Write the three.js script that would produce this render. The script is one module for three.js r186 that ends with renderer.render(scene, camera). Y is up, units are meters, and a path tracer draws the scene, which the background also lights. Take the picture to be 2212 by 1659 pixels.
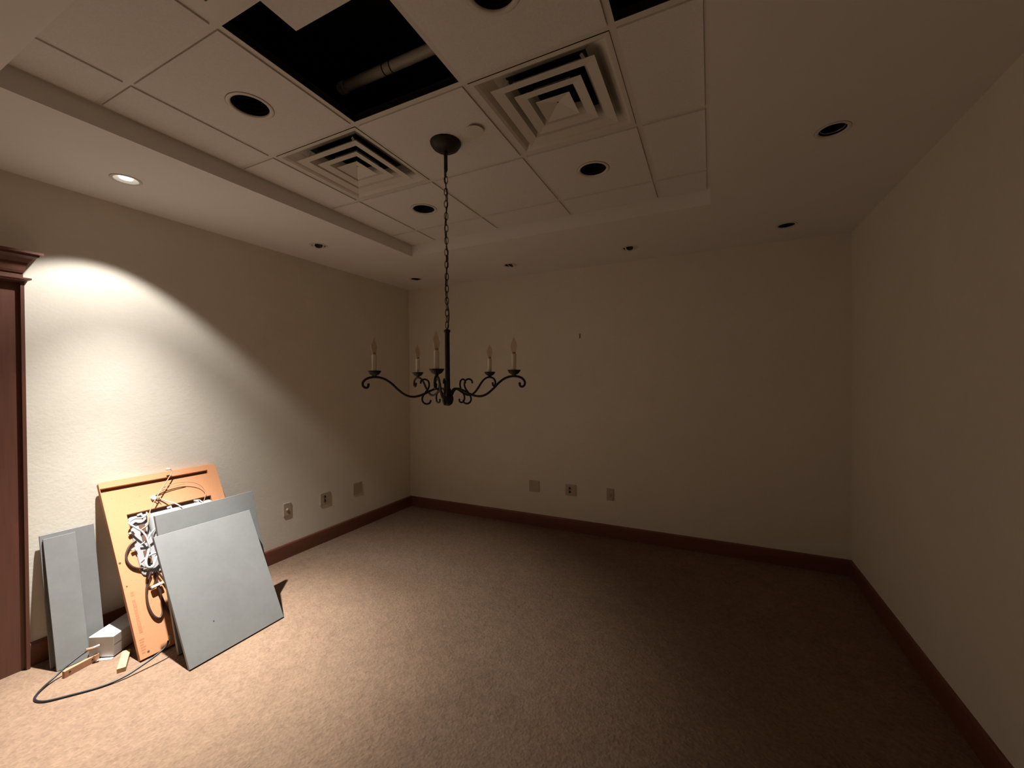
import * as THREE from 'three';
import { mergeGeometries } from 'three/addons/utils/BufferGeometryUtils.js';
import { RoundedBoxGeometry } from 'three/addons/geometries/RoundedBoxGeometry.js';

// ---------------------------------------------------------------- camera, exposure, lamp
const scene = new THREE.Scene();
scene.background = new THREE.Color(0x000000);
const camera = new THREE.PerspectiveCamera(2 * Math.atan(829.5 / 884.3) * 180 / Math.PI, 2212 / 1659, 0.05, 50);
camera.rotation.order = 'YXZ';
camera.position.set(3.3514, 1.538, 4.0064);
camera.rotation.set(-0.0077, 0.4516, -0.0072);
scene.add(camera);
const renderer = new THREE.WebGLRenderer();
renderer.toneMapping = THREE.LinearToneMapping;
renderer.toneMappingExposure = 6.5;
renderer.shadowMap.enabled = true;

const LAMP = [0.442, 2.888];                       // x, z of the one downlight that is on
const LAMP_COLOR = new THREE.Color().setRGB(1.0, 0.975, 0.93);
const SPOTS = [                                    // [half angle in degrees, penumbra, candela, tilt in x and z]: spill, shoulder and core of the one lamp
  [50.5, 0.16, 0.84, 0, 0],
  [42, 1.0, 5.4, 0.19, -0.08],
  [28, 1.0, 8.6, 0.15, 0],
];

// room sizes (metres); left wall x = 0, back wall z = 0, floor y = 0
const W = 4.3354, D = 4.54, H = 2.6674, H2 = 2.7673;
const xL = 0.9287, xR = 3.3543, zB = 1.064, zN = 3.473, S = 0.6096;
const GX = [xL, 1.218, 1.218 + S, 1.218 + 2 * S, 1.218 + 3 * S, xR];
const GZ = [zB, 2.5644 - 2 * S, 2.5644 - S, 2.5644, 2.5644 + S, zN];
const BASE = 0.125;

// ---------------------------------------------------------------- helpers
let seed = 12345;
const rnd = () => { seed = (seed * 1664525 + 1013904223) >>> 0; return seed / 4294967296; };
const used = new Map();
function numbered(n) { const k = used.get(n) || 0; used.set(n, k + 1); return k ? n + '_' + String(k).padStart(3, '0') : n; }
function mesh(name, geo, mat, parent) {
  const m = new THREE.Mesh(geo, mat); m.name = name; m.castShadow = m.receiveShadow = true;
  if (parent) parent.add(m); return m;
}
function thing(name, label, category, pos = [0, 0, 0], group) {
  const g = new THREE.Group(); g.name = numbered(name); g.position.set(...pos);
  g.userData = { label, category }; if (group) g.userData.group = group;
  scene.add(g); return g;
}
function solo(name, geo, mat, label, category, group) {
  const m = mesh(numbered(name), geo, mat, scene); m.userData = { label, category }; if (group) m.userData.group = group; return m;
}
function structure(name) { const g = new THREE.Group(); g.name = name; g.userData = { kind: 'structure' }; scene.add(g); return g; }
function boxUV(g) {                                 // uv in metres, by the dominant axis of each face
  g = g.index ? g.toNonIndexed() : g;
  const p = g.attributes.position, n = g.attributes.normal, uv = new Float32Array(p.count * 2);
  for (let i = 0; i < p.count; i++) {
    const ax = Math.abs(n.getX(i)), ay = Math.abs(n.getY(i)), az = Math.abs(n.getZ(i));
    const x = p.getX(i), y = p.getY(i), z = p.getZ(i);
    if (ay >= ax && ay >= az) { uv[2 * i] = x; uv[2 * i + 1] = z; } else if (ax >= az) { uv[2 * i] = z; uv[2 * i + 1] = y; } else { uv[2 * i] = x; uv[2 * i + 1] = y; }
  }
  g.setAttribute('uv', new THREE.BufferAttribute(uv, 2)); return g;
}
function box(x0, x1, y0, y1, z0, z1) {
  return boxUV(new THREE.BoxGeometry(x1 - x0, y1 - y0, z1 - z0).translate((x0 + x1) / 2, (y0 + y1) / 2, (z0 + z1) / 2));
}
function rbox(w, h, d, r, seg = 2) { return new RoundedBoxGeometry(w, h, d, seg, r); }
function merge(list) { return mergeGeometries(list.map(g => { const c = g.index ? g.toNonIndexed() : g.clone(); for (const k of Object.keys(c.attributes)) if (!['position', 'normal', 'uv'].includes(k)) c.deleteAttribute(k); return c; })); }
function lathe(pts, seg = 32) { return new THREE.LatheGeometry(pts.map(p => new THREE.Vector2(p[0], p[1])), seg); }
const V = (x, y, z) => new THREE.Vector3(x, y, z);
function tube(pts, r, seg = 48, rs = 8, closed = false) {
  return new THREE.TubeGeometry(new THREE.CatmullRomCurve3(pts.map(p => V(...p)), closed), seg, r, rs, closed);
}
// flat panel in xz from y0 up to y1, outline shape in (x, z), holes allowed
function slabXZ(shape, y0, y1, curve = 24) {
  const g = new THREE.ExtrudeGeometry(shape, { depth: y1 - y0, bevelEnabled: false, curveSegments: curve });
  g.rotateX(Math.PI / 2); g.translate(0, y1, 0); return boxUV(g);
}
function rectShape(x0, x1, z0, z1) { const s = new THREE.Shape(); s.moveTo(x0, z0); s.lineTo(x1, z0); s.lineTo(x1, z1); s.lineTo(x0, z1); s.closePath(); return s; }
function hole(shape, x, z, r) { const p = new THREE.Path(); p.absarc(x, z, r, 0, Math.PI * 2, true); shape.holes.push(p); }
function rectHole(shape, x0, x1, z0, z1) { const p = new THREE.Path(); p.moveTo(x0, z0); p.lineTo(x0, z1); p.lineTo(x1, z1); p.lineTo(x1, z0); p.closePath(); shape.holes.push(p); }

// ---------------------------------------------------------------- procedural textures
function noiseGrid(n, cells, sd) {                  // tiling value noise
  let s = sd >>> 0; const r = () => { s = (s * 1664525 + 1013904223) >>> 0; return s / 4294967296; };
  const g = new Float32Array(cells * cells); for (let i = 0; i < g.length; i++) g[i] = r();
  const o = new Float32Array(n * n);
  for (let y = 0; y < n; y++) for (let x = 0; x < n; x++) {
    const fx = x / n * cells, fy = y / n * cells, ix = Math.floor(fx), iy = Math.floor(fy);
    let tx = fx - ix, ty = fy - iy; tx = tx * tx * (3 - 2 * tx); ty = ty * ty * (3 - 2 * ty);
    const a = g[iy % cells * cells + ix % cells], b = g[iy % cells * cells + (ix + 1) % cells], c = g[(iy + 1) % cells * cells + ix % cells], e = g[(iy + 1) % cells * cells + (ix + 1) % cells];
    o[y * n + x] = a + (b - a) * tx + (c - a) * ty + (a - b - c + e) * tx * ty;
  }
  return o;
}
function fbm(n, layers) {                           // layers: [cells, weight, seed]; result centred on 0
  const o = new Float32Array(n * n); let t = 0;
  for (const [c, w, sd] of layers) { const g = noiseGrid(n, c, sd); t += w; for (let i = 0; i < o.length; i++) o[i] += (g[i] - 0.5) * w; }
  for (let i = 0; i < o.length; i++) o[i] = o[i] / t * 2;
  return o;
}
const toS = v => v <= 0.0031308 ? v * 12.92 : 1.055 * Math.pow(v, 1 / 2.4) - 0.055;
function colorTex(n, fn, size) {                    // fn(i) -> linear rgb; size = metres per repeat
  const d = new Uint8Array(n * n * 4);
  for (let i = 0; i < n * n; i++) { const c = fn(i); for (let k = 0; k < 3; k++) d[4 * i + k] = Math.max(0, Math.min(255, Math.round(255 * toS(Math.max(0, Math.min(1, c[k])))))); d[4 * i + 3] = 255; }
  return finish(new THREE.DataTexture(d, n, n), size, true);
}
function grayTex(n, f, size) {
  const d = new Uint8Array(n * n * 4);
  for (let i = 0; i < n * n; i++) { const v = Math.max(0, Math.min(255, Math.round(127.5 + 127.5 * f[i]))); d[4 * i] = d[4 * i + 1] = d[4 * i + 2] = v; d[4 * i + 3] = 255; }
  return finish(new THREE.DataTexture(d, n, n), size, false);
}
function finish(t, size, color) {
  t.wrapS = t.wrapT = THREE.RepeatWrapping; t.magFilter = THREE.LinearFilter; t.minFilter = THREE.LinearMipmapLinearFilter; t.generateMipmaps = true;
  t.repeat.set(1 / size, 1 / size); if (color) t.colorSpace = THREE.SRGBColorSpace; t.needsUpdate = true; return t;
}
const lin = (r, g, b) => new THREE.Color().setRGB(r, g, b);
function std(o) { return new THREE.MeshStandardMaterial(o); }

const peel = fbm(512, [[96, 1, 11], [48, 0.8, 12], [160, 0.5, 13]]);
const blotch = fbm(512, [[5, 1, 21], [11, 0.8, 22], [29, 0.5, 23], [70, 0.3, 24]]);
const peelTex = grayTex(512, peel, 0.9);
const wallMap = colorTex(512, i => { const k = 1 + 0.05 * blotch[i] + 0.015 * peel[i]; return [0.79 * k, 0.735 * k, 0.63 * k]; }, 1.7);
const M = {};
M.wall = std({ map: wallMap, bumpMap: peelTex, bumpScale: 0.0005, roughness: 0.85 });
const ceilMap = colorTex(512, i => { const k = 1 + 0.03 * blotch[i]; return [0.85 * k, 0.825 * k, 0.785 * k]; }, 1.9);
M.ceiling = std({ map: ceilMap, bumpMap: peelTex, bumpScale: 0.0003, roughness: 0.9 });
const pit = fbm(512, [[200, 1, 31], [120, 0.7, 32], [14, 0.25, 33]]);
const tileMap = colorTex(512, i => { const k = 1 + 0.06 * pit[i]; return [0.80 * k, 0.775 * k, 0.735 * k]; }, 0.62);
M.tile = std({ map: tileMap, bumpMap: grayTex(512, pit, 0.62), bumpScale: 0.0008, roughness: 0.95 });
M.tee = std({ color: lin(0.74, 0.70, 0.63), roughness: 0.55 });
const pile = fbm(1024, [[340, 1, 41], [190, 0.9, 42], [90, 0.55, 43], [36, 0.3, 44]]);
const worn = fbm(1024, [[4, 1, 45], [9, 0.8, 46], [23, 0.6, 47], [60, 0.6, 48]]);
const carpetMap = colorTex(1024, i => { const k = 1 + 0.30 * pile[i] + 0.15 * worn[i]; return [0.205 * k, 0.130 * k * (1 + 0.02 * worn[i]), 0.083 * k]; }, 2.3);
M.carpet = std({ map: carpetMap, bumpMap: grayTex(1024, pile, 2.3), bumpScale: 0.006, roughness: 1 });
const grain = new Float32Array(512 * 512);
{ const a = fbm(512, [[6, 1, 51], [40, 0.5, 52]]), b = noiseGrid(512, 128, 53); for (let y = 0; y < 512; y++) for (let x = 0; x < 512; x++) grain[y * 512 + x] = 0.6 * a[((y * 5) % 512) * 512 + ((x >> 3) % 512)] + 0.5 * (b[y * 512 + ((x >> 5) % 512)] - 0.5); }
const woodMap = (c, amt, upright) => colorTex(512, j => { const i = upright ? (j % 512) * 512 + (j >> 9) : j, k = 1 + amt * grain[i]; return [c[0] * k, c[1] * k * (1 - 0.05 * grain[i]), c[2] * k]; }, 0.8);
M.trim = std({ map: woodMap([0.165, 0.058, 0.034], 0.35), roughness: 0.42 });
M.door = std({ map: woodMap([0.125, 0.048, 0.031], 0.3, true), roughness: 0.45 });
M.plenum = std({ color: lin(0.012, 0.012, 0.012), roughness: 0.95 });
M.blackSheet = std({ color: lin(0.035, 0.035, 0.036), roughness: 0.3 });
M.pipe = std({ color: lin(0.80, 0.77, 0.70), roughness: 0.32 });
M.white = std({ color: lin(0.74, 0.70, 0.62), roughness: 0.4 });
M.can = std({ color: lin(0.008, 0.008, 0.008), roughness: 0.7 });
M.reflector = std({ color: lin(0.35, 0.33, 0.3), roughness: 0.25, metalness: 0.9 });
M.lampGlass = new THREE.MeshPhysicalMaterial({ color: lin(0.5, 0.5, 0.48), roughness: 0.08, metalness: 0.6 });
M.lit = std({ color: lin(0.9, 0.9, 0.88), emissive: LAMP_COLOR.clone(), emissiveIntensity: 0.4, roughness: 0.4 });
M.iron = std({ color: lin(0.022, 0.017, 0.014), roughness: 0.5, metalness: 0.35, bumpMap: peelTex, bumpScale: 0.0006 });
M.candle = std({ color: lin(0.86, 0.80, 0.66), roughness: 0.45 });
M.glass = new THREE.MeshPhysicalMaterial({ color: lin(0.89, 0.80, 0.72), roughness: 0.02, transmission: 1, thickness: 0, ior: 1.5 });
M.brass = std({ color: lin(0.45, 0.33, 0.16), roughness: 0.3, metalness: 0.9 });
M.plate = std({ color: lin(0.46, 0.385, 0.285), roughness: 0.35 });
M.plateDark = std({ color: lin(0.16, 0.11, 0.07), roughness: 0.5 });
M.slotDark = std({ color: lin(0.02, 0.015, 0.01), roughness: 0.7 });
const smear = fbm(512, [[4, 1, 61], [13, 0.7, 62], [50, 0.5, 63], [150, 0.4, 64]]);
const grayMap = colorTex(512, i => { const k = 1 + 0.12 * smear[i]; return [0.205 * k, 0.208 * k, 0.202 * k]; }, 0.9);
M.gray = std({ map: grayMap, roughness: 0.55 });
M.core = std({ color: lin(0.30, 0.26, 0.20), roughness: 0.9 });
const speck = fbm(512, [[180, 1, 71], [60, 0.6, 72], [20, 0.35, 73]]);
const mdfMap = colorTex(512, i => { const q = Math.max(0, speck[i] - 0.42) * 1.0, k = 1 + 0.05 * speck[i] - q; return [0.50 * k, 0.222 * k, 0.102 * k]; }, 0.5);
M.mdf = std({ map: mdfMap, roughness: 0.75 });
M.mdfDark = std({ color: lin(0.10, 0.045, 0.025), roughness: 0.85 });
M.stamp = std({ color: lin(0.385, 0.165, 0.074), roughness: 0.8 });
M.plastic = std({ color: lin(0.27, 0.27, 0.275), roughness: 0.35 });
M.wireWhite = std({ color: lin(0.48, 0.47, 0.44), roughness: 0.4 });
M.wireTan = std({ color: lin(0.34, 0.19, 0.12), roughness: 0.45 });
M.wireBrown = std({ color: lin(0.045, 0.018, 0.011), roughness: 0.5 });
M.wireBlack = std({ color: lin(0.012, 0.013, 0.017), roughness: 0.4 });
M.carton = std({ color: lin(0.55, 0.55, 0.55), roughness: 0.5 });
M.pine = std({ map: woodMap([0.50, 0.34, 0.16], 0.18), roughness: 0.6 });
M.slat = std({ map: woodMap([0.42, 0.22, 0.125], 0.2), roughness: 0.6 });
M.paper = std({ color: lin(0.78, 0.74, 0.66), roughness: 0.8 });

// ---------------------------------------------------------------- setting
const floor = mesh('floor', box(-0.12, W + 0.12, -0.12, 0, -0.12, D + 0.12), M.carpet, scene); floor.userData = { kind: 'structure' };
const wy = 2.69;
for (const [n, a] of [['wall_left', [-0.12, 0, 0, wy, -0.12, D + 0.12]], ['wall_right', [W, W + 0.12, 0, wy, -0.12, D + 0.12]], ['wall_back', [0, W, 0, wy, -0.12, 0]], ['wall_front', [0, W, 0, wy, D, D + 0.12]]]) {
  mesh(n, box(...a), M.wall, scene).userData = { kind: 'structure' };
}
// baseboards: a board with an eased top edge
function baseboard(name, len, pos, turn) {
  const s = new THREE.Shape(); s.moveTo(0, 0); s.lineTo(0.016, 0); s.lineTo(0.016, BASE - 0.014); s.quadraticCurveTo(0.015, BASE - 0.003, 0.006, BASE); s.lineTo(0, BASE); s.closePath();
  const g = boxUV(new THREE.ExtrudeGeometry(s, { depth: len, bevelEnabled: false, curveSegments: 6 }));
  const m = mesh(name, g, M.trim, scene); m.position.set(...pos); m.rotation.y = turn; m.userData = { kind: 'structure' };
}
const CAS = 3.166;                                   // near edge of the door casing
baseboard('baseboard_left', CAS + 0.004, [0, 0, 0], 0);
baseboard('baseboard_right', D, [W, 0, D], Math.PI);
baseboard('baseboard_back', W - 0.032, [W - 0.016, 0, 0], -Math.PI / 2);
baseboard('baseboard_front', W - 0.032, [0.016, 0, D], Math.PI / 2);

// ceiling: plaster soffit, raised tray, lay-in grid with single tiles, dark void above
const ceiling = structure('ceiling');
const DOWN = [
  [0.442, 2.888, 'lit'], [0.438, 1.645, 'eye', 2.6], [0.43, 0.395, 'dark'], [1.593, 0.403, 'eye', 0.9], [2.731, 0.400, 'eye', 1.4],
  [3.858, 0.401, 'dark'], [3.855, 1.684, 'glint'],
];
const CANR = 0.056;
{
  const s = rectShape(0, W, 0, D); rectHole(s, xL, xR, zB, zN);
  for (const [x, z] of DOWN) hole(s, x, z, CANR);
  mesh('soffit', slabXZ(s, H, H + 0.016), M.ceiling, ceiling);
  const t = 0.016, top = H2 + 0.05;
  mesh('tray_side', box(xL - t, xL, H + 0.016, top, zB - t, zN + t), M.ceiling, ceiling);
  mesh('tray_side', box(xR, xR + t, H + 0.016, top, zB - t, zN + t), M.ceiling, ceiling);
  mesh('tray_side', box(xL, xR, H + 0.016, top, zB - t, zB), M.ceiling, ceiling);
  mesh('tray_side', box(xL, xR, H + 0.016, top, zN, zN + t), M.ceiling, ceiling);
  // wall angle round the tray
  const a = 0.02;
  mesh('wall_angle', box(xL, xL + a, H2, H2 + 0.001, zB, zN), M.tee, ceiling);
  mesh('wall_angle', box(xR - a, xR, H2, H2 + 0.001, zB, zN), M.tee, ceiling);
  mesh('wall_angle', box(xL + a, xR - a, H2, H2 + 0.001, zB, zB + a), M.tee, ceiling);
  mesh('wall_angle', box(xL + a, xR - a, H2, H2 + 0.001, zN - a, zN), M.tee, ceiling);
  // tees: white flange below, black painted web above
  const f = 0.012;
  for (let i = 1; i <= 4; i++) {
    const m = mesh('main_tee', box(GX[i] - f, GX[i] + f, H2, H2 + 0.001, zB + a, zN - a), M.tee, ceiling);
    mesh('web', box(GX[i] - 0.0012, GX[i] + 0.0012, H2 + 0.001, H2 + 0.036, zB, zN), M.blackSheet, m);
    mesh('bulb', box(GX[i] - 0.0035, GX[i] + 0.0035, H2 + 0.036, H2 + 0.042, zB, zN), M.blackSheet, m);
  }
  for (let j = 1; j <= 4; j++) for (let i = 0; i < 5; i++) {
    const x0 = GX[i] + (i ? f : a), x1 = GX[i + 1] - (i < 4 ? f : a);
    const m = mesh('cross_tee', box(x0, x1, H2, H2 + 0.001, GZ[j] - f, GZ[j] + f), M.tee, ceiling);
    mesh('web', box(x0, x1, H2 + 0.001, H2 + 0.036, GZ[j] - 0.0012, GZ[j] + 0.0012), M.blackSheet, m);
    mesh('bulb', box(x0, x1, H2 + 0.036, H2 + 0.042, GZ[j] - 0.0035, GZ[j] + 0.0035), M.blackSheet, m);
  }
  // the void above
  const v = 3.28;
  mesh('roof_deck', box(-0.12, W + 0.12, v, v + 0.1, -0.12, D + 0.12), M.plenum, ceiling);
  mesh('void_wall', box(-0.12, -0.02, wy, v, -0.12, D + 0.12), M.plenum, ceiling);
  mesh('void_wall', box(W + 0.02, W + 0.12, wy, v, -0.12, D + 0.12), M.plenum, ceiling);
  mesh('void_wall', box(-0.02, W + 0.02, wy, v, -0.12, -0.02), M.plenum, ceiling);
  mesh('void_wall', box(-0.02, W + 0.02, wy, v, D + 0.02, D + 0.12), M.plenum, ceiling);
}
const TDROP = 0.006;
const TILECAN = { '1,1': 1, '1,3': 1, '3,1': 1, '3,3': 1 };
const tileCenters = {};
for (let i = 0; i < 5; i++) for (let j = 0; j < 5; j++) {
  const k = i + ',' + j, x0 = GX[i], x1 = GX[i + 1], z0 = GZ[j], z1 = GZ[j + 1];
  tileCenters[k] = [(x0 + x1) / 2, (z0 + z1) / 2];
  if (['1,2', '3,2', '2,3', '4,3', '2,4'].includes(k)) continue;              // diffusers, grille, and the two open cells
  const eL = i ? 0.0135 : 0.0215, eR = i < 4 ? 0.0135 : 0.0215, eB = j ? 0.0135 : 0.0215, eF = j < 4 ? 0.0135 : 0.0215;
  const lo = rectShape(x0 + eL, x1 - eR, z0 + eB, z1 - eF), hi = rectShape(x0 + 0.004, x1 - 0.004, z0 + 0.004, z1 - 0.004);
  if (TILECAN[k]) { const [cx, cz] = tileCenters[k]; hole(lo, cx, cz, 0.079); hole(hi, cx, cz, 0.079); }
  mesh('ceiling_tile', merge([slabXZ(lo, H2 - TDROP, H2 + 0.0015), slabXZ(hi, H2 + 0.0015, H2 + 0.014)]), M.tile, ceiling);
}

// door at the left edge: casing with head, frieze and cornice, leaf behind
{
  const d = structure('door_1');
  const z0 = CAS, z1 = 4.30, top = 2.10;
  for (const [o, s] of [[z0, 1], [z1, -1]]) {
    const c = mesh('casing', box(0, 0.017, 0, top, Math.min(o, o + s * 0.12), Math.max(o, o + s * 0.12)), M.door, d);
    mesh('back_band', box(0, 0.038, 0, top, Math.min(o, o + s * 0.014), Math.max(o, o + s * 0.014)), M.door, c);
    mesh('inner_bead', box(0, 0.026, 0, top, Math.min(o + s * 0.105, o + s * 0.122), Math.max(o + s * 0.105, o + s * 0.122)), M.door, c);
  }
  mesh('head_casing', box(0, 0.017, top - 0.09, top, z0 + 0.122, z1 - 0.122), M.door, d);
  // fillet moulding with a cove under it, returned at the end
  function returned(shapePts, name, y) {             // profile (projection, height) swept along the front and both returns
    const zA = z0, zBq = z1;
    const pos = [], idx = [];
    const n = shapePts.length;
    // four stations: wall at near end, front corner near, front corner far, wall at far end
    for (const st of [0, 1, 2, 3]) for (const [p, h] of shapePts) {
      if (st === 0) pos.push(0, y + h, zA - p + 0.038); else if (st === 1) pos.push(p, y + h, zA - p + 0.038); else if (st === 2) pos.push(p, y + h, zBq + p - 0.038); else pos.push(0, y + h, zBq + p - 0.038);
    }
    for (let st = 0; st < 3; st++) for (let q = 0; q < n - 1; q++) { const a = st * n + q, b = a + 1, c = a + n, e = b + n; idx.push(a, c, b, b, c, e); }
    // lid and underside
    const lid = (q, flip) => { const a = q, b = n + q, c = 2 * n + q, e = 3 * n + q; flip ? idx.push(a, b, c, a, c, e) : idx.push(a, c, b, a, e, c); };
    lid(n - 1, true); lid(0, false);
    let g = new THREE.BufferGeometry(); g.setAttribute('position', new THREE.Float32BufferAttribute(pos, 3)); g.setIndex(idx);
    g = g.toNonIndexed(); g.computeVertexNormals();
    g = boxUV(g); mesh(name, g, M.door, d);
  }
  returned([[0.038, 0], [0.040, 0.008], [0.047, 0.014], [0.060, 0.018], [0.060, 0.026], [0.038, 0.027]], 'fillet', top - 0.018);
  mesh('frieze', box(0, 0.030, top, 2.15, z0 + 0.002, z1 - 0.002), M.door, d);
  returned([[0.036, 0], [0.040, 0.012], [0.043, 0.03], [0.050, 0.055], [0.064, 0.076], [0.082, 0.088], [0.084, 0.098], [0.096, 0.100], [0.096, 0.111], [0.03, 0.112]], 'cornice', 2.135);
  const leaf = mesh('door_leaf', box(0.001, 0.012, 0.006, top - 0.09, z0 + 0.123, z1 - 0.123), M.door, d);
  mesh('raised_panel', box(0.012, 0.017, 1.10, 1.88, z0 + 0.26, z1 - 0.26), M.door, leaf);
  mesh('raised_panel', box(0.012, 0.017, 0.22, 0.92, z0 + 0.26, z1 - 0.26), M.door, leaf);
  const kn = mesh('knob', new THREE.SphereGeometry(0.028, 20, 14).translate(0.055, 1.0, z1 - 0.19), M.brass, d);
  mesh('knob_stem', new THREE.CylinderGeometry(0.012, 0.012, 0.05, 14).rotateZ(Math.PI / 2).translate(0.03, 1.0, z1 - 0.19), M.brass, kn);
}

// ---------------------------------------------------------------- downlights in the soffit
const downLabels = [
  'glowing recessed downlight in the ceiling border above the leaning boards',
  'dark adjustable downlight in the left ceiling border between glowing downlight and corner',
  'small dark downlight in the ceiling border closest to the room corner behind the chandelier chain',
  'pale adjustable downlight over the back wall just right of the chandelier chain',
  'pale adjustable downlight over the back wall above the single narrow wall plate',
  'black open downlight near the dark right corner over the back wall',
  'dark downlight with a bright glint on its lamp, high in the right ceiling border',
];
DOWN.forEach(([x, z, type, turn], k) => {
  const t = thing('recessed_downlight', downLabels[k], 'downlight', [x, H, z], 'small downlights in the ceiling border');
  const R = 0.069;
  mesh('trim_ring', lathe([[0.0525, 0.003], [0.053, -0.001], [0.058, -0.0035], [0.066, -0.003], [R, 0], [0.0555, 0.0005], [0.0525, 0.003]], 48), M.white, t);
  const canMat = type === 'lit' ? M.white : M.can;
  mesh('can', lathe([[0.0552, 0.001], [0.0545, 0.05], [0.052, 0.11], [0.0, 0.112]], 32), canMat, t);
  if (type === 'lit') {
    mesh('reflector', lathe([[0.0525, 0.003], [0.046, 0.016], [0.034, 0.024], [0.030, 0.024]], 40), M.white, t);
    mesh('lamp', lathe([[0, 0.001], [0.018, 0.002], [0.029, 0.006], [0.031, 0.012], [0.030, 0.02], [0, 0.022]], 32), M.lit, t);
    for (const [a, p, cd, tx, tz] of SPOTS) {
      const l = new THREE.SpotLight(LAMP_COLOR, cd, 0, a * Math.PI / 180, p, 2);
      l.position.set(0, -0.003, 0); l.target.position.set(2 * tx, -2, 2 * tz); l.castShadow = true; l.shadow.mapSize.set(2048, 2048); l.shadow.camera.near = 0.02; l.shadow.bias = -0.0005; l.shadow.radius = 1.1;
      l.name = 'lamp_light'; t.add(l); t.add(l.target); l.target.name = 'lamp_aim';
    }
  } else if (type === 'eye') {
    const e = new THREE.Group(); e.name = 'eyeball'; e.rotation.set(0, turn, 0); t.add(e);
    const shell = lathe([[0.030, -0.006], [0.034, -0.007], [0.044, -0.002], [0.0515, 0.010], [0.054, 0.03]], 36); shell.rotateZ(-0.5); shell.translate(0.006, 0.008, 0);
    mesh('shell', shell, M.white, e);
    const lens = lathe([[0, 0.012], [0.030, -0.002]], 28); lens.rotateZ(-0.5); lens.translate(0.006, 0.008, 0);
    mesh('lens', lens, M.slotDark, e);
  } else {
    const g = mesh('lamp', lathe([[0, 0.052], [0.02, 0.050], [0.026, 0.048], [0.040, 0.07], [0.045, 0.09]], 28), type === 'glint' ? M.lampGlass : M.slotDark, t);
    if (type === 'glint') mesh('socket_ring', new THREE.TorusGeometry(0.047, 0.003, 8, 36).rotateX(Math.PI / 2).translate(0, 0.012, 0), M.reflector, g);
  }
});

// ---------------------------------------------------------------- large cans in the tiles
const canLabels = {
  '1,1': 'black round recessed can with white rim, left of the chandelier chain near the back',
  '1,3': 'black round recessed can with white rim, beside the opening at the upper left',
  '3,1': 'black round recessed can with white rim, below the larger square air diffuser',
  '3,3': 'black round recessed can with white rim, cut by the top edge above the larger diffuser',
};
for (const k of Object.keys(TILECAN)) {
  const [x, z] = tileCenters[k], t = thing('recessed_can', canLabels[k], 'downlight', [x, H2 - TDROP, z], 'large recessed cans in the ceiling tiles');
  mesh('rim', lathe([[0.0735, 0.004], [0.074, -0.001], [0.079, -0.0045], [0.089, -0.004], [0.0935, 0], [0.0785, 0.0004], [0.0735, 0.004]], 56), M.white, t);
  mesh('can', lathe([[0.0775, 0.002], [0.076, 0.03], [0.070, 0.17], [0, 0.18]], 40), M.can, t);
  const ribs = []; for (let q = 0; q < 5; q++) ribs.push(new THREE.TorusGeometry(0.0755 - q * 0.0012, 0.0018, 6, 40).rotateX(Math.PI / 2).translate(0, 0.02 + q * 0.018, 0));
  mesh('baffle', merge(ribs), M.can, t);
}

// ---------------------------------------------------------------- square air diffusers
function frustum(h0, y0, h1, y1, th = 0.0016) {      // square funnel, thin walled
  const q = [];
  const P = (h, y) => [[-h, y, -h], [h, y, -h], [h, y, h], [-h, y, h]];
  const a = P(h0, y0), b = P(h1, y1), c = P(h0, y0 + th), e = P(h1, y1 + th);
  const quad = (p0, p1, p2, p3) => q.push(...p0, ...p1, ...p2, ...p0, ...p2, ...p3);
  for (let i = 0; i < 4; i++) { const j = (i + 1) % 4; quad(a[i], a[j], b[j], b[i]); quad(c[j], c[i], e[i], e[j]); quad(a[j], a[i], c[i], c[j]); quad(b[i], b[j], e[j], e[i]); }
  let g = new THREE.BufferGeometry(); g.setAttribute('position', new THREE.Float32BufferAttribute(q, 3)); g.computeVertexNormals(); return boxUV(g);
}
function diffuser(k, label) {
  const [x, z] = tileCenters[k], t = thing('air_diffuser', label, 'diffuser', [x, H2, z], 'square ceiling air diffusers');
  const face = 0.2915;
  mesh('frame', merge([frustum(face, -0.003, 0.274, -0.003, 0.001), frustum(face, -0.003, face, 0.001, 0.001), frustum(0.300, 0.0015, face - 0.002, 0.0015, 0.001), frustum(0.274, -0.003, 0.262, 0.004, 0.001), frustum(0.262, 0.004, 0.244, 0.022, 0.001), frustum(0.244, 0.022, 0.215, 0.046, 0.001), frustum(0.215, 0.046, 0.175, 0.062, 0.001)]), M.white, t);
  mesh('neck', merge([frustum(0.175, 0.062, 0.150, 0.075, 0.001), frustum(0.150, 0.075, 0.150, 0.30, 0.001), frustum(0.150, 0.30, 0.002, 0.301, 0.001)]), M.blackSheet, t);
  const rings = [[0.222, -0.012, 0.178, -0.004, 0.162, 0.022, 0.150, 0.05], [0.147, -0.012, 0.104, -0.004, 0.091, 0.020, 0.082, 0.044]];
  for (const [h0, y0, h1, y1, h2, y2, h3, y3] of rings) mesh('louver', merge([frustum(h0, y0, h1, y1), frustum(h1, y1, h2, y2), frustum(h2, y2, h3, y3)]), M.white, t);
  mesh('center_plate', frustum(0.076, -0.012, 0.004, 0.013), M.white, t);
  for (const [sx, sz] of [[-1, 1], [1, 1], [1, -1], [-1, -1]]) {
    const hg = new THREE.BoxGeometry(0.012, 0.045, 0.004).rotateZ(sx * 0.5); hg.translate(sx * 0.17, 0.02, sz * 0.185);
    mesh('hanger_clip', hg, M.white, t);
  }
}
diffuser('1,2', 'smaller looking square stepped air diffuser left of the chandelier canopy');
diffuser('3,2', 'larger looking square stepped air diffuser right of the chandelier canopy');
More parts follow.
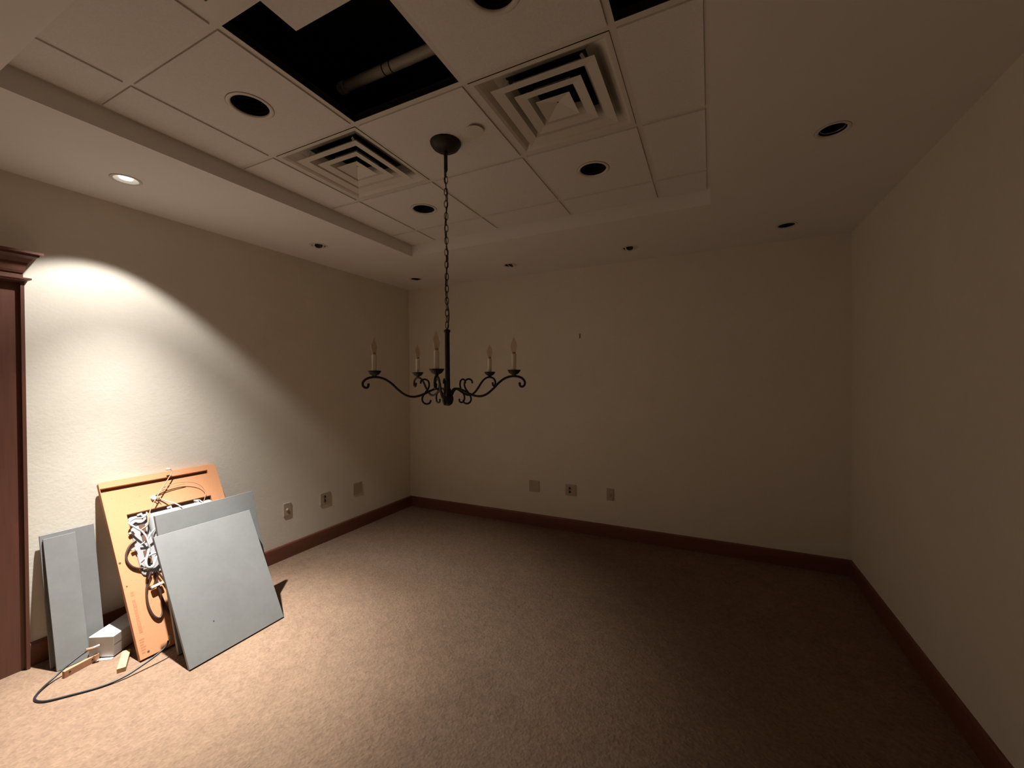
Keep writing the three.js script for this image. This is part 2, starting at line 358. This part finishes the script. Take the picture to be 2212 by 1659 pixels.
{
  const z0 = GZ[4] + 0.0125, z1 = GZ[5] - 0.02, x0 = GX[2] + 0.0125, x1 = GX[3] - 0.0125;
  const t = thing('return_grille', 'pale framed air grille cut off by the top edge at upper left', 'grille', [(x0 + x1) / 2, H2, (z0 + z1) / 2]);
  const hx = (x1 - x0) / 2, hz = (z1 - z0) / 2;
  const s = rectShape(-hx, hx, -hz, hz); rectHole(s, -hx + 0.06, hx - 0.06, -hz + 0.055, hz - 0.055);
  mesh('frame', slabXZ(s, -0.007, 0.004), M.white, t);
  mesh('plenum_box', merge([box(-hx + 0.06, hx - 0.06, 0.12, 0.125, -hz + 0.055, hz - 0.055), box(-hx + 0.055, -hx + 0.06, 0.004, 0.12, -hz + 0.055, hz - 0.055), box(hx - 0.06, hx - 0.055, 0.004, 0.12, -hz + 0.055, hz - 0.055), box(-hx + 0.06, hx - 0.06, 0.004, 0.12, -hz + 0.05, -hz + 0.055), box(-hx + 0.06, hx - 0.06, 0.004, 0.12, hz - 0.055, hz - 0.05)]), M.blackSheet, t);
}
// loose tile pushed aside over the open cell, lying on the grid
{
  const s = rectShape(0, 0.59, 0, 0.44);
  const m = solo('loose_ceiling_tile', slabXZ(s, 0, 0.014), M.tile, 'ceiling tile pushed aside, its corner jutting into the black ceiling opening', 'ceiling tile');
  m.position.set(2.004, H2 + 0.044, 3.0);
}
// sprinkler pipe in the void
{
  const y = 3.0, z = 2.527, t = thing('sprinkler_pipe', 'pale metal pipe running inside the black ceiling opening', 'pipe', [0, y, z]);
  mesh('pipe', new THREE.CylinderGeometry(0.0245, 0.0245, 1.55, 24).rotateZ(Math.PI / 2).translate(2.475, 0, 0), M.pipe, t);
  mesh('end_cap', new THREE.SphereGeometry(0.0265, 20, 14).scale(0.8, 1, 1).translate(1.70, 0, 0), M.pipe, t);
  mesh('coupling', new THREE.CylinderGeometry(0.0275, 0.0275, 0.03, 24).rotateZ(Math.PI / 2).translate(1.715, 0, 0), M.pipe, t);
  const h = mesh('hanger', merge([new THREE.TorusGeometry(0.0262, 0.0022, 8, 30).rotateY(Math.PI / 2).translate(1.985, 0, 0), new THREE.TorusGeometry(0.0262, 0.0022, 8, 30).rotateY(Math.PI / 2).translate(2.028, 0, 0)]), M.blackSheet, t);
  mesh('hanger_rod', new THREE.CylinderGeometry(0.005, 0.005, 0.26, 10).translate(2.006, 0.155, 0), M.blackSheet, h);
  mesh('clevis', box(1.985, 2.03, 0.026, 0.034, -0.01, 0.01), M.blackSheet, h);
}
// duct clamp pieces deeper in the void
{
  const t = thing('flexible_duct', 'dim grey ribbed duct deep inside the black ceiling opening', 'duct', [2.30, 3.05, 2.62]);
  const ring = []; for (let q = 0; q < 9; q++) ring.push(new THREE.TorusGeometry(0.05, 0.006, 8, 28).rotateY(Math.PI / 2).translate(0.03 + q * 0.016, 0.12 + 0.004 * q, -0.16));
  mesh('ribs', merge(ring), M.blackSheet, t);
  mesh('sleeve', new THREE.CylinderGeometry(0.049, 0.049, 0.2, 24).rotateZ(Math.PI / 2).translate(0.09, 0.135, -0.16), M.blackSheet, t);
}
// sprinkler cover plate
{
  const t = thing('sprinkler_cover', 'small flat round white cover plate beside the chandelier canopy', 'cover plate', [2.328, H2 - TDROP, 2.288]);
  mesh('plate', lathe([[0, -0.0125], [0.040, -0.0125], [0.0425, -0.011], [0.042, -0.0095], [0, -0.009]], 40), M.white, t);
  mesh('cup', lathe([[0.030, -0.0095], [0.030, 0.0005], [0, 0.0006]], 32), M.plateDark, t);
}

// ---------------------------------------------------------------- chandelier
{
  const cx = 2.1325, cz = 2.2535, t = thing('chandelier', 'black wrought iron chandelier with five candle lights hanging on a long chain', 'chandelier', [cx, 0, cz]);
  const cy = H2 - TDROP;
  mesh('canopy', lathe([[0.0, cy - 0.046], [0.018, cy - 0.046], [0.045, cy - 0.040], [0.066, cy - 0.026], [0.077, cy - 0.010], [0.079, cy - 0.001], [0.0, cy]], 48), M.iron, t);
  mesh('collar', lathe([[0.0, 2.612], [0.006, 2.612], [0.0095, 2.622], [0.0095, 2.70], [0.0105, 2.725], [0, 2.725]], 20), M.iron, t);
  // chain
  const y0 = 1.812, y1 = 2.618, pitch = 0.0312, n = Math.round((y1 - y0) / pitch);
  const lp = []; for (let q = 0; q < 24; q++) { const a = q / 24 * Math.PI * 2; lp.push([Math.cos(a) * 0.0088, Math.sign(Math.sin(a)) * Math.pow(Math.abs(Math.sin(a)), 0.8) * 0.0195, 0]); }
  const link = tube(lp, 0.0020, 32, 6, true);
  for (let q = 0; q < n; q++) {
    const l = mesh('chain_link', link, M.iron, t); l.position.set(0, y0 + (q + 0.5) * (y1 - y0) / n, 0); l.rotation.y = (q % 2 ? Math.PI / 2 : 0) + 0.45 + (y1 - l.position.y) * 0.8;
  }
  const cp = []; for (let q = 0; q <= 26; q++) { const y = 2.64 - q / 26 * (2.64 - 1.80), tw = q * 1.25; const r = q > 20 ? 0.010 : 0.0065; cp.push(q === 26 ? [0, 1.80, 0] : [Math.cos(tw * 0.55 + 2) * r, y, Math.sin(tw * 0.55 + 2) * r]); }
  mesh('cord', tube(cp, 0.0026, 160, 6), M.iron, t);
  mesh('stem', lathe([[0, 1.806], [0.008, 1.806], [0.0165, 1.801], [0.0165, 1.793], [0.0125, 1.786], [0.0128, 1.60], [0.0132, 1.49], [0, 1.49]], 24), M.iron, t);
  mesh('hub', lathe([[0, 1.411], [0.012, 1.413], [0.024, 1.422], [0.029, 1.438], [0.030, 1.455], [0.026, 1.462], [0.018, 1.466], [0.018, 1.497], [0.0135, 1.503], [0, 1.503]], 28), M.iron, t);
  const yaw = 0.4516, right = [Math.cos(yaw), -Math.sin(yaw)], toward = [Math.sin(yaw), Math.cos(yaw)];
  const armP = [[0.018, 1.447], [0.026, 1.472], [0.040, 1.494], [0.058, 1.500], [0.080, 1.494], [0.115, 1.477], [0.148, 1.465], [0.180, 1.462], [0.212, 1.472], [0.245, 1.497], [0.280, 1.531], [0.312, 1.552], [0.345, 1.5605], [0.375, 1.559], [0.399, 1.549], [0.411, 1.532], [0.408, 1.516], [0.396, 1.509], [0.386, 1.515], [0.385, 1.524]];
  const scrP = [[0.137, 1.527], [0.134, 1.541], [0.117, 1.549], [0.100, 1.541], [0.094, 1.522], [0.099, 1.502], [0.113, 1.482], [0.127, 1.461], [0.129, 1.442], [0.119, 1.428], [0.103, 1.424], [0.090, 1.431], [0.087, 1.444]];
  const arm = tube(armP.map(p => [p[0], p[1], 0]), 0.0058, 110, 8), scr = tube(scrP.map(p => [p[0], p[1], 0.001]), 0.0048, 70, 8);
  const tipA = new THREE.SphereGeometry(0.0068, 12, 8).translate(0.385, 1.525, 0);
  const armG = merge([arm, tipA]);
  const RC = 0.357;
  const cup = lathe([[0.006, 1.562], [0.010, 1.568], [0.022, 1.574], [0.031, 1.586], [0.0325, 1.592], [0.030, 1.5915], [0.020, 1.581], [0.0, 1.578]], 32).translate(0, 0, 0);
  const sleeve = lathe([[0.0112, 1.579], [0.0112, 1.668], [0.0095, 1.6705], [0, 1.6705]], 20);
  const bulbP = [[0.0075, 0], [0.0088, 0.008], [0.0128, 0.02], [0.0160, 0.032], [0.0165, 0.041], [0.0152, 0.05], [0.0122, 0.06], [0.0085, 0.069], [0.0048, 0.077], [0.0022, 0.083]].map(p => [p[0], 1.668 + p[1]]);
  bulbP.push([0, 1.754]);
  const bulb = lathe(bulbP, 24);
  const base = lathe([[0.0085, 1.669], [0.0085, 1.679], [0.0, 1.680]], 16);
  const fil = tube([[-0.004, 1.678, 0], [-0.005, 1.70, 0.001], [-0.002, 1.712, 0], [0.002, 1.704, 0], [0.004, 1.712, 0.001], [0.005, 1.698, 0], [0.004, 1.678, 0]], 0.0004, 40, 5);
  for (let k = 0; k < 5; k++) {
    const a = (88.4 + 72 * k) * Math.PI / 180, dx = right[0] * Math.cos(a) + toward[0] * Math.sin(a), dz = right[1] * Math.cos(a) + toward[1] * Math.sin(a);
    const g = mesh('arm', armG, M.iron, t); g.rotation.y = Math.atan2(-dz, dx);
    mesh('scroll', scr, M.iron, g);
    for (const [nm, geo, mt] of [['drip_cup', cup, M.iron], ['candle_sleeve', sleeve, M.candle], ['bulb', bulb, M.glass], ['bulb_base', base, M.brass], ['filament', fil, M.brass]]) mesh(nm, geo, mt, g).position.set(RC, 0, 0);
  }
}

// ---------------------------------------------------------------- wall plates
function plate(label, w, h, at, turn, type, mat = M.plate) {
  const t = thing('wall_plate', label, 'wall plate', at, 'wall plates above the baseboard'); t.rotation.y = turn;    // local +z faces the room
  mesh('cover', rbox(w, h, 0.009, 0.0035, 3).translate(0, 0, 0.0035), mat, t);
  if (type === 'outlet') {
    for (const sy of [-1, 1]) {
      const f = mesh('receptacle', new THREE.CylinderGeometry(0.0145, 0.0145, 0.004, 24).rotateX(Math.PI / 2).scale(1, 0.85, 1).translate(-0.012, sy * 0.0185, 0.009), M.slotDark, t);
      mesh('face', new THREE.CylinderGeometry(0.006, 0.006, 0.003, 12).rotateX(Math.PI / 2).translate(-0.020, sy * 0.0185, 0.0115), mat, f);
    }
  } else if (type === 'jack') {
    mesh('jack', lathe([[0, 0.008], [0.007, 0.008], [0.012, 0.005], [0.014, 0]], 24).rotateX(Math.PI / 2).translate(0, -0.004, 0.008), mat, t);
  }
  const sc = type === 'outlet' ? [[-0.012, 0]] : type === 'jack' ? [[0, 0.048], [0, -0.048]] : [[-w / 4, 0.042], [w / 4, 0.042], [-w / 4, -0.042], [w / 4, -0.042]];
  for (const [sx, sy] of sc) mesh('screw', new THREE.CylinderGeometry(0.003, 0.003, 0.0016, 12).rotateX(Math.PI / 2).translate(sx, sy, 0.0085), mat, t);
}
const L = Math.PI / 2;
plate('narrow wall plate on the left wall closest to the leaning grey boards', 0.072, 0.114, [0, 0.424, 1.645], L, 'jack');
plate('square double wall plate with dark outlet on the left wall, middle of three', 0.116, 0.116, [0, 0.417, 1.250], L, 'outlet');
plate('blank square wall plate on the left wall nearest the room corner', 0.118, 0.118, [0, 0.422, 0.850], L, 'blank');
plate('blank square wall plate on the back wall, leftmost of three', 0.118, 0.118, [1.664, 0.419, 0], 0, 'blank');
plate('square wall plate with two dark sockets on the back wall, middle of three', 0.114, 0.114, [2.067, 0.421, 0], 0, 'outlet');
plate('narrow wall plate on the back wall, rightmost of three', 0.072, 0.116, [2.467, 0.421, 0], 0, 'jack');
// bent picture hook
{
  const t = thing('picture_hook', 'tiny bent picture hook alone high on the back wall', 'hook', [2.171, 1.99, 0]);
  mesh('strap', box(-0.0035, 0.0035, -0.024, 0.012, 0, 0.0025), M.slotDark, t);
  mesh('hook', tube([[0, -0.006, 0.002], [0.002, -0.022, 0.008], [0.001, -0.029, 0.012], [-0.001, -0.024, 0.017]], 0.0022, 20, 6), M.slotDark, t);
  mesh('nail', new THREE.CylinderGeometry(0.0015, 0.0028, 0.016, 8).rotateX(1.0).translate(0.003, 0.013, 0.006), M.slotDark, t);
}

// ---------------------------------------------------------------- leaning boards
// a frame on a leaning board: local x runs along the bottom edge (towards the back wall), local y up the face, local z out of the face
function leaning(g, [x, z, hd, ln], lift) {
  const ex = V(Math.sin(hd), 0, -Math.cos(hd)), nx = V(-Math.cos(hd), 0, -Math.sin(hd));
  const ey = V(nx.x * Math.sin(ln), Math.cos(ln), nx.z * Math.sin(ln)), ez = new THREE.Vector3().crossVectors(ex, ey);
  const m = new THREE.Matrix4().makeBasis(ex, ey, ez); g.quaternion.setFromRotationMatrix(m); g.position.set(x, lift, z);
}
function grayBoard(label, q, w, h, th) {
  const t = thing('grey_board', label, 'board', [0, 0, 0], 'grey laminated boards leaning together');
  leaning(t, q, th * Math.sin(q[3]));
  mesh('panel', boxUV(rbox(w, h, th, 0.0012, 1)).translate(w / 2, h / 2, -th / 2), M.gray, t);
  return t;
}
grayBoard('wider narrow grey board leaning on the wall next to the door casing', [0.150, 3.1224, -0.0108, 0.174], 0.2223, 0.711, 0.010);
grayBoard('narrowest grey board, laid over another grey board beside the door casing', [0.2065, 3.1157, 0.0075, 0.2345], 0.128, 0.70, 0.010);
grayBoard('grey board leaning behind the front grey board, its top edge showing', [0.648, 2.7636, -0.0508, 0.277], 0.5827, 0.7905, 0.018);
{
  const t = grayBoard('large square light grey board at the front of the leaning pile', [0.8485, 2.8080, -0.020, 0.475], 0.543, 0.7405, 0.017);
  mesh('screw_hole', new THREE.CylinderGeometry(0.003, 0.003, 0.0006, 12).rotateX(Math.PI / 2).translate(0.165, 0.175, 0.0003), M.slotDark, t);
}

// orange fibreboard panel with its cut-out, tray and wires
{
  const t = thing('fibreboard_panel', 'tall orange fibreboard panel with a white wired unit, leaning on the wall', 'board');
  const th = 0.026, w = 0.643, h = 1.0475;
  leaning(t, [0.522, 2.8853, 0, 0.4773], th * Math.sin(0.4773));
  const s = new THREE.Shape(); const r = 0.03;
  s.moveTo(0, 0); s.lineTo(w, 0); s.lineTo(w, h - r); s.quadraticCurveTo(w, h, w - r, h); s.lineTo(0.012, h); s.quadraticCurveTo(0, h, 0, h - 0.012); s.closePath();
  const c0 = 0.0905, c1 = 0.560, c2 = 0.425, c3 = 0.819;
  const cut = new THREE.Path(); cut.moveTo(c0, c2 + 0.02); cut.lineTo(c0, c3); cut.lineTo(c1, c3); cut.lineTo(c1, c2); cut.lineTo(c0 + 0.02, c2); cut.closePath(); s.holes.push(cut);
  const slot = new THREE.Path(); slot.moveTo(0.001, 0.982); slot.lineTo(0.001, 1.008); slot.lineTo(0.584, 1.008); slot.lineTo(0.584, 0.982); slot.closePath(); s.holes.push(slot);
  const bd = mesh('panel', boxUV(new THREE.ExtrudeGeometry(s, { depth: th - 0.002, bevelEnabled: true, bevelThickness: 0.001, bevelSize: 0.001, bevelSegments: 1, curveSegments: 8 })).translate(0, 0, -th + 0.001), M.mdf, t);
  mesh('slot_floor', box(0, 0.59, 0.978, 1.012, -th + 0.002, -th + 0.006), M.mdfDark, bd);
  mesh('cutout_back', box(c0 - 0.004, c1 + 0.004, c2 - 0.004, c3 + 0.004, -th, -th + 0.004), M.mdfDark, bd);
  for (const [x, y, q] of [[0.010, 0.547, 0.006], [0.040, 0.026, 0.006], [0.016, 0.408, 0.004]]) mesh('screw_hole', new THREE.CylinderGeometry(q, q, 0.0006, 12).rotateX(Math.PI / 2).translate(x, y, 0.0003), M.mdfDark, bd);
  // faded stamped print running up the left edge: worn past reading
  const pr = []; let y = 0.37; seed = 77;
  while (y > 0.135) { const l = 0.006 + rnd() * 0.012; if (rnd() > 0.12) for (const q of [0, 1]) pr.push(box(0.0235 + q * 0.008 - (0.37 - y) * 0.012, 0.0285 + q * 0.008 + rnd() * 0.004 - (0.37 - y) * 0.012, y - l, y, 0.0001, 0.0004)); y -= l + 0.003; }
  const pr2 = []; for (let q = 0; q < 6; q++) pr2.push(box(0.012, 0.036 - (q % 3) * 0.004, 0.098 - q * 0.014, 0.106 - q * 0.014, 0.0001, 0.0004));
  mesh('stamped_print', merge(pr), M.stamp, bd);
  mesh('stamped_label', merge(pr2), M.stamp, bd);

  // white moulded unit in the cut-out
  const body = mesh('unit_body', merge([rbox(0.372, 0.348, 0.075, 0.03, 5).translate(0.362, 0.613, 0.010), rbox(0.30, 0.20, 0.12, 0.02, 3).translate(0.38, 0.56, 0.07)]), M.plastic, t);
  const tray = new THREE.Shape(); tray.moveTo(0.094, 0.46); tray.lineTo(0.094, 0.782); tray.quadraticCurveTo(0.096, 0.792, 0.11, 0.792); tray.lineTo(0.20, 0.792); tray.lineTo(0.20, 0.432); tray.lineTo(0.118, 0.432); tray.quadraticCurveTo(0.096, 0.436, 0.094, 0.46); tray.closePath();
  const led = mesh('cable_tray', new THREE.ExtrudeGeometry(tray, { depth: 0.020, bevelEnabled: true, bevelThickness: 0.004, bevelSize: 0.004, bevelSegments: 2 }).translate(0, 0, -0.016), M.plastic, t);
  mesh('screw_boss', new THREE.TorusGeometry(0.0075, 0.0022, 8, 24).translate(0.118, 0.748, 0.010), M.plastic, led);
  for (const [x, yy, a] of [[0.086, 0.700, 0.3], [0.080, 0.600, 0.2], [0.145, 0.797, 0.2], [0.112, 0.470, -0.2], [0.300, 0.800, 0.2], [0.455, 0.798, 0.3]]) mesh('cable_clip', merge([rbox(0.026, 0.012, 0.010, 0.003).rotateZ(a).translate(x, yy, 0.014), rbox(0.008, 0.020, 0.014, 0.003).rotateZ(a).translate(x + 0.008, yy - 0.006, 0.014)]), M.wireWhite, led);
  mesh('strap_bar', box(0.120, 0.150, 0.49, 0.575, 0.011, 0.014), M.mdfDark, led);
  mesh('strap_bar', box(0.130, 0.158, 0.628, 0.735, 0.011, 0.014), M.mdfDark, led);
  // wires
  const wires = [
    ['wire', M.wireTan, 0.0028, [[0.170, 0.735, 0.03], [0.196, 0.808, 0.03], [0.265, 0.908, 0.03], [0.344, 1.006, 0.03], [0.361, 1.033, 0.03], [0.352, 1.048, 0.032], [0.338, 1.051, 0.034]]],
    ['wire', M.wireTan, 0.0019, [[0.240, 0.898, 0.004], [0.314, 0.941, 0.02], [0.421, 0.945, 0.022], [0.496, 0.906, 0.022], [0.520, 0.848, 0.02], [0.497, 0.792, 0.03], [0.469, 0.773, 0.048]]],
    ['wire', M.wireTan, 0.0019, [[0.240, 0.896, 0.004], [0.285, 0.918, 0.014], [0.339, 0.930, 0.016], [0.420, 0.935, 0.016]]],
    ['wire', M.wireTan, 0.0022, [[0.236, 0.885, 0.006], [0.246, 0.850, 0.004], [0.255, 0.815, -0.006]]],
    ['wire', M.wireTan, 0.0022, [[0.246, 0.885, 0.006], [0.262, 0.850, 0.004], [0.278, 0.815, -0.006]]],
    ['wire', M.wireWhite, 0.0036, [[0.252, 0.885, 0.008], [0.290, 0.848, 0.012], [0.325, 0.812, 0.034], [0.350, 0.77, 0.052], [0.36, 0.74, 0.052]]],
    ['wire', M.wireWhite, 0.0034, [[0.440, 0.805, 0.02], [0.462, 0.79, 0.046], [0.47, 0.76, 0.05], [0.46, 0.73, 0.052]]],
    ['wire', M.wireWhite, 0.0052, [[0.178, 0.79, 0.03], [0.148, 0.770, 0.03], [0.110, 0.776, 0.03], [0.080, 0.758, 0.034], [0.100, 0.717, 0.046], [0.124, 0.680, 0.05], [0.136, 0.640, 0.05], [0.140, 0.60, 0.044], [0.146, 0.56, 0.03]]],
    ['wire', M.wireTan, 0.0045, [[0.176, 0.80, 0.026], [0.172, 0.755, 0.034], [0.158, 0.715, 0.036], [0.132, 0.700, 0.030], [0.13, 0.69, 0.02]]],
    ['wire', M.wireWhite, 0.0064, [[0.134, 0.570, 0.046], [0.118, 0.538, 0.058], [0.100, 0.500, 0.062], [0.103, 0.466, 0.062], [0.124, 0.460, 0.06], [0.142, 0.484, 0.056], [0.162, 0.52, 0.05]]],
    ['wire', M.wireWhite, 0.0060, [[0.094, 0.512, 0.022], [0.112, 0.524, 0.044], [0.148, 0.534, 0.060], [0.175, 0.53, 0.05]]],
    ['wire', M.wireWhite, 0.0045, [[0.112, 0.612, 0.02], [0.140, 0.628, 0.034], [0.172, 0.668, 0.05], [0.20, 0.684, 0.056]]],
    ['wire', M.wireBrown, 0.0062, [[0.100, 0.648, 0.010], [0.072, 0.632, 0.010], [0.046, 0.590, 0.008], [0.040, 0.545, 0.008], [0.056, 0.505, 0.008], [0.084, 0.482, 0.010], [0.112, 0.474, 0.016]]],
    ['wire', M.wireBrown, 0.0062, [[0.128, 0.438, 0.016], [0.104, 0.385, 0.010], [0.088, 0.325, 0.008], [0.084, 0.250, 0.008], [0.098, 0.190, 0.008], [0.118, 0.170, 0.008], [0.137, 0.190, 0.008], [0.148, 0.260, 0.009], [0.150, 0.330, 0.012], [0.146, 0.380, 0.014], [0.142, 0.435, 0.016]]],
    ['wire', M.wireBrown, 0.0060, [[0.142, 0.345, 0.02], [0.150, 0.280, 0.012], [0.160, 0.205, 0.010], [0.176, 0.14, 0.010], [0.20, 0.07, 0.012]]],
    ['wire', M.wireBrown, 0.0052, [[0.158, 0.43, 0.02], [0.176, 0.375, 0.018], [0.190, 0.33, 0.02]]],
  ];
  for (const [nm, mt, r, pts] of wires) mesh(nm, tube(pts, r, 60, 8), mt, t);
  mesh('connector', merge([rbox(0.022, 0.012, 0.012, 0.003).translate(0.338, 1.051, 0.035)]), M.wireWhite, t);
  mesh('grommet', merge([new THREE.CylinderGeometry(0.013, 0.015, 0.014, 20).rotateX(Math.PI / 2).translate(0.236, 0.885, 0.007)]), M.wireWhite, t);
  mesh('hook_loop_tie', rbox(0.060, 0.016, 0.02, 0.005).rotateZ(0.1).translate(0.140, 0.353, 0.020), M.candle, t);
}

// ---------------------------------------------------------------- small things at the foot of the pile
{
  const t = thing('power_brick', 'white boxy power unit on the carpet between grey and orange boards', 'power unit', [0.217, 0.006, 2.995]);
  const a = Math.atan2(0.5, 0.866);                // long axis runs back along the wall
  t.rotation.y = a;
  // local x across the front face, local -z away from the viewer
  mesh('case', boxUV(rbox(0.132, 0.115, 0.26, 0.004, 2)).translate(0.066, 0.0575, -0.13), M.carton, t);
  mesh('seam', box(0.1305, 0.1323, 0.066, 0.0672, -0.258, -0.002), M.plateDark, t);
  mesh('foot', merge([box(0.01, 0.115, -0.006, 0.003, -0.03, -0.01), box(0.01, 0.115, -0.006, 0.003, -0.25, -0.23)]), M.slotDark, t);
}
{
  const t = thing('wooden_slat', 'tan wooden slat with two screw holes propped by the white power unit', 'slat', [0.302, 0, 3.120]);
  const g = new THREE.Vector3(-0.028, 0, -0.135), len = 0.15; t.rotation.y = Math.atan2(-g.x, -g.z);
  mesh('board', boxUV(rbox(0.018, 0.036, len, 0.002, 1)).translate(0, 0.018, -len / 2), M.slat, t);
  for (const q of [0.022, 0.118]) mesh('screw_hole', new THREE.CylinderGeometry(0.0042, 0.0042, 0.0008, 12).rotateZ(Math.PI / 2).translate(0.0092, 0.021, -q), M.slotDark, t);
}
{
  const t = thing('pine_block', 'short pale yellow wood block lying on carpet beside the orange panel', 'wood block', [0.522, 0, 2.968]);
  t.rotation.y = Math.atan2(0.89, 0.46);
  const len = 0.185;
  mesh('block', boxUV(rbox(0.036, 0.024, len, 0.002, 1)).translate(0, 0.012, -len / 2), M.pine, t);
  mesh('nail_hole', new THREE.CylinderGeometry(0.002, 0.002, 0.0006, 10).translate(0.004, 0.0243, -0.05), M.plateDark, t);
}
{
  const s = new THREE.Shape(); s.moveTo(0, 0); s.lineTo(0.07, 0.012); s.lineTo(0.066, 0.03); s.lineTo(0.002, 0.022); s.closePath();
  const g = new THREE.ExtrudeGeometry(s, { depth: 0.002, bevelEnabled: false }).rotateX(-Math.PI / 2);
  const m = solo('paper_scrap', g, M.paper, 'small white paper scrap on carpet between slat and wood block', 'paper'); m.position.set(0.285, 0.001, 2.985); m.rotation.y = 0.45;
}
{
  const t = thing('extension_lead', 'black power cord looping over the carpet in front of the boards', 'cord');
  mesh('cable', tube([[0.262, 0.072, 3.008], [0.262, 0.064, 3.035], [0.270, 0.046, 3.085], [0.290, 0.016, 3.155], [0.33, 0.007, 3.208], [0.385, 0.0055, 3.243], [0.445, 0.0055, 3.232], [0.51, 0.0055, 3.158], [0.575, 0.006, 3.06], [0.60, 0.012, 2.985], [0.605, 0.024, 2.925], [0.608, 0.05, 2.838], [0.606, 0.068, 2.804], [0.60, 0.09, 2.79]], 0.0050, 160, 10), M.wireBlack, t);
  mesh('plug', merge([new THREE.CylinderGeometry(0.007, 0.010, 0.05, 14).rotateX(Math.PI / 2 - 0.25).translate(0.272, 0.076, 3.000)]), M.wireTan, t);
  mesh('plug_tip', rbox(0.014, 0.010, 0.026, 0.004).rotateX(0.25).rotateY(-0.5).translate(0.297, 0.088, 2.988), M.wireWhite, t);
  mesh('end_connector', rbox(0.010, 0.026, 0.010, 0.003).translate(0.598, 0.103, 2.785), M.plastic, t);
}
renderer.render(scene, camera);
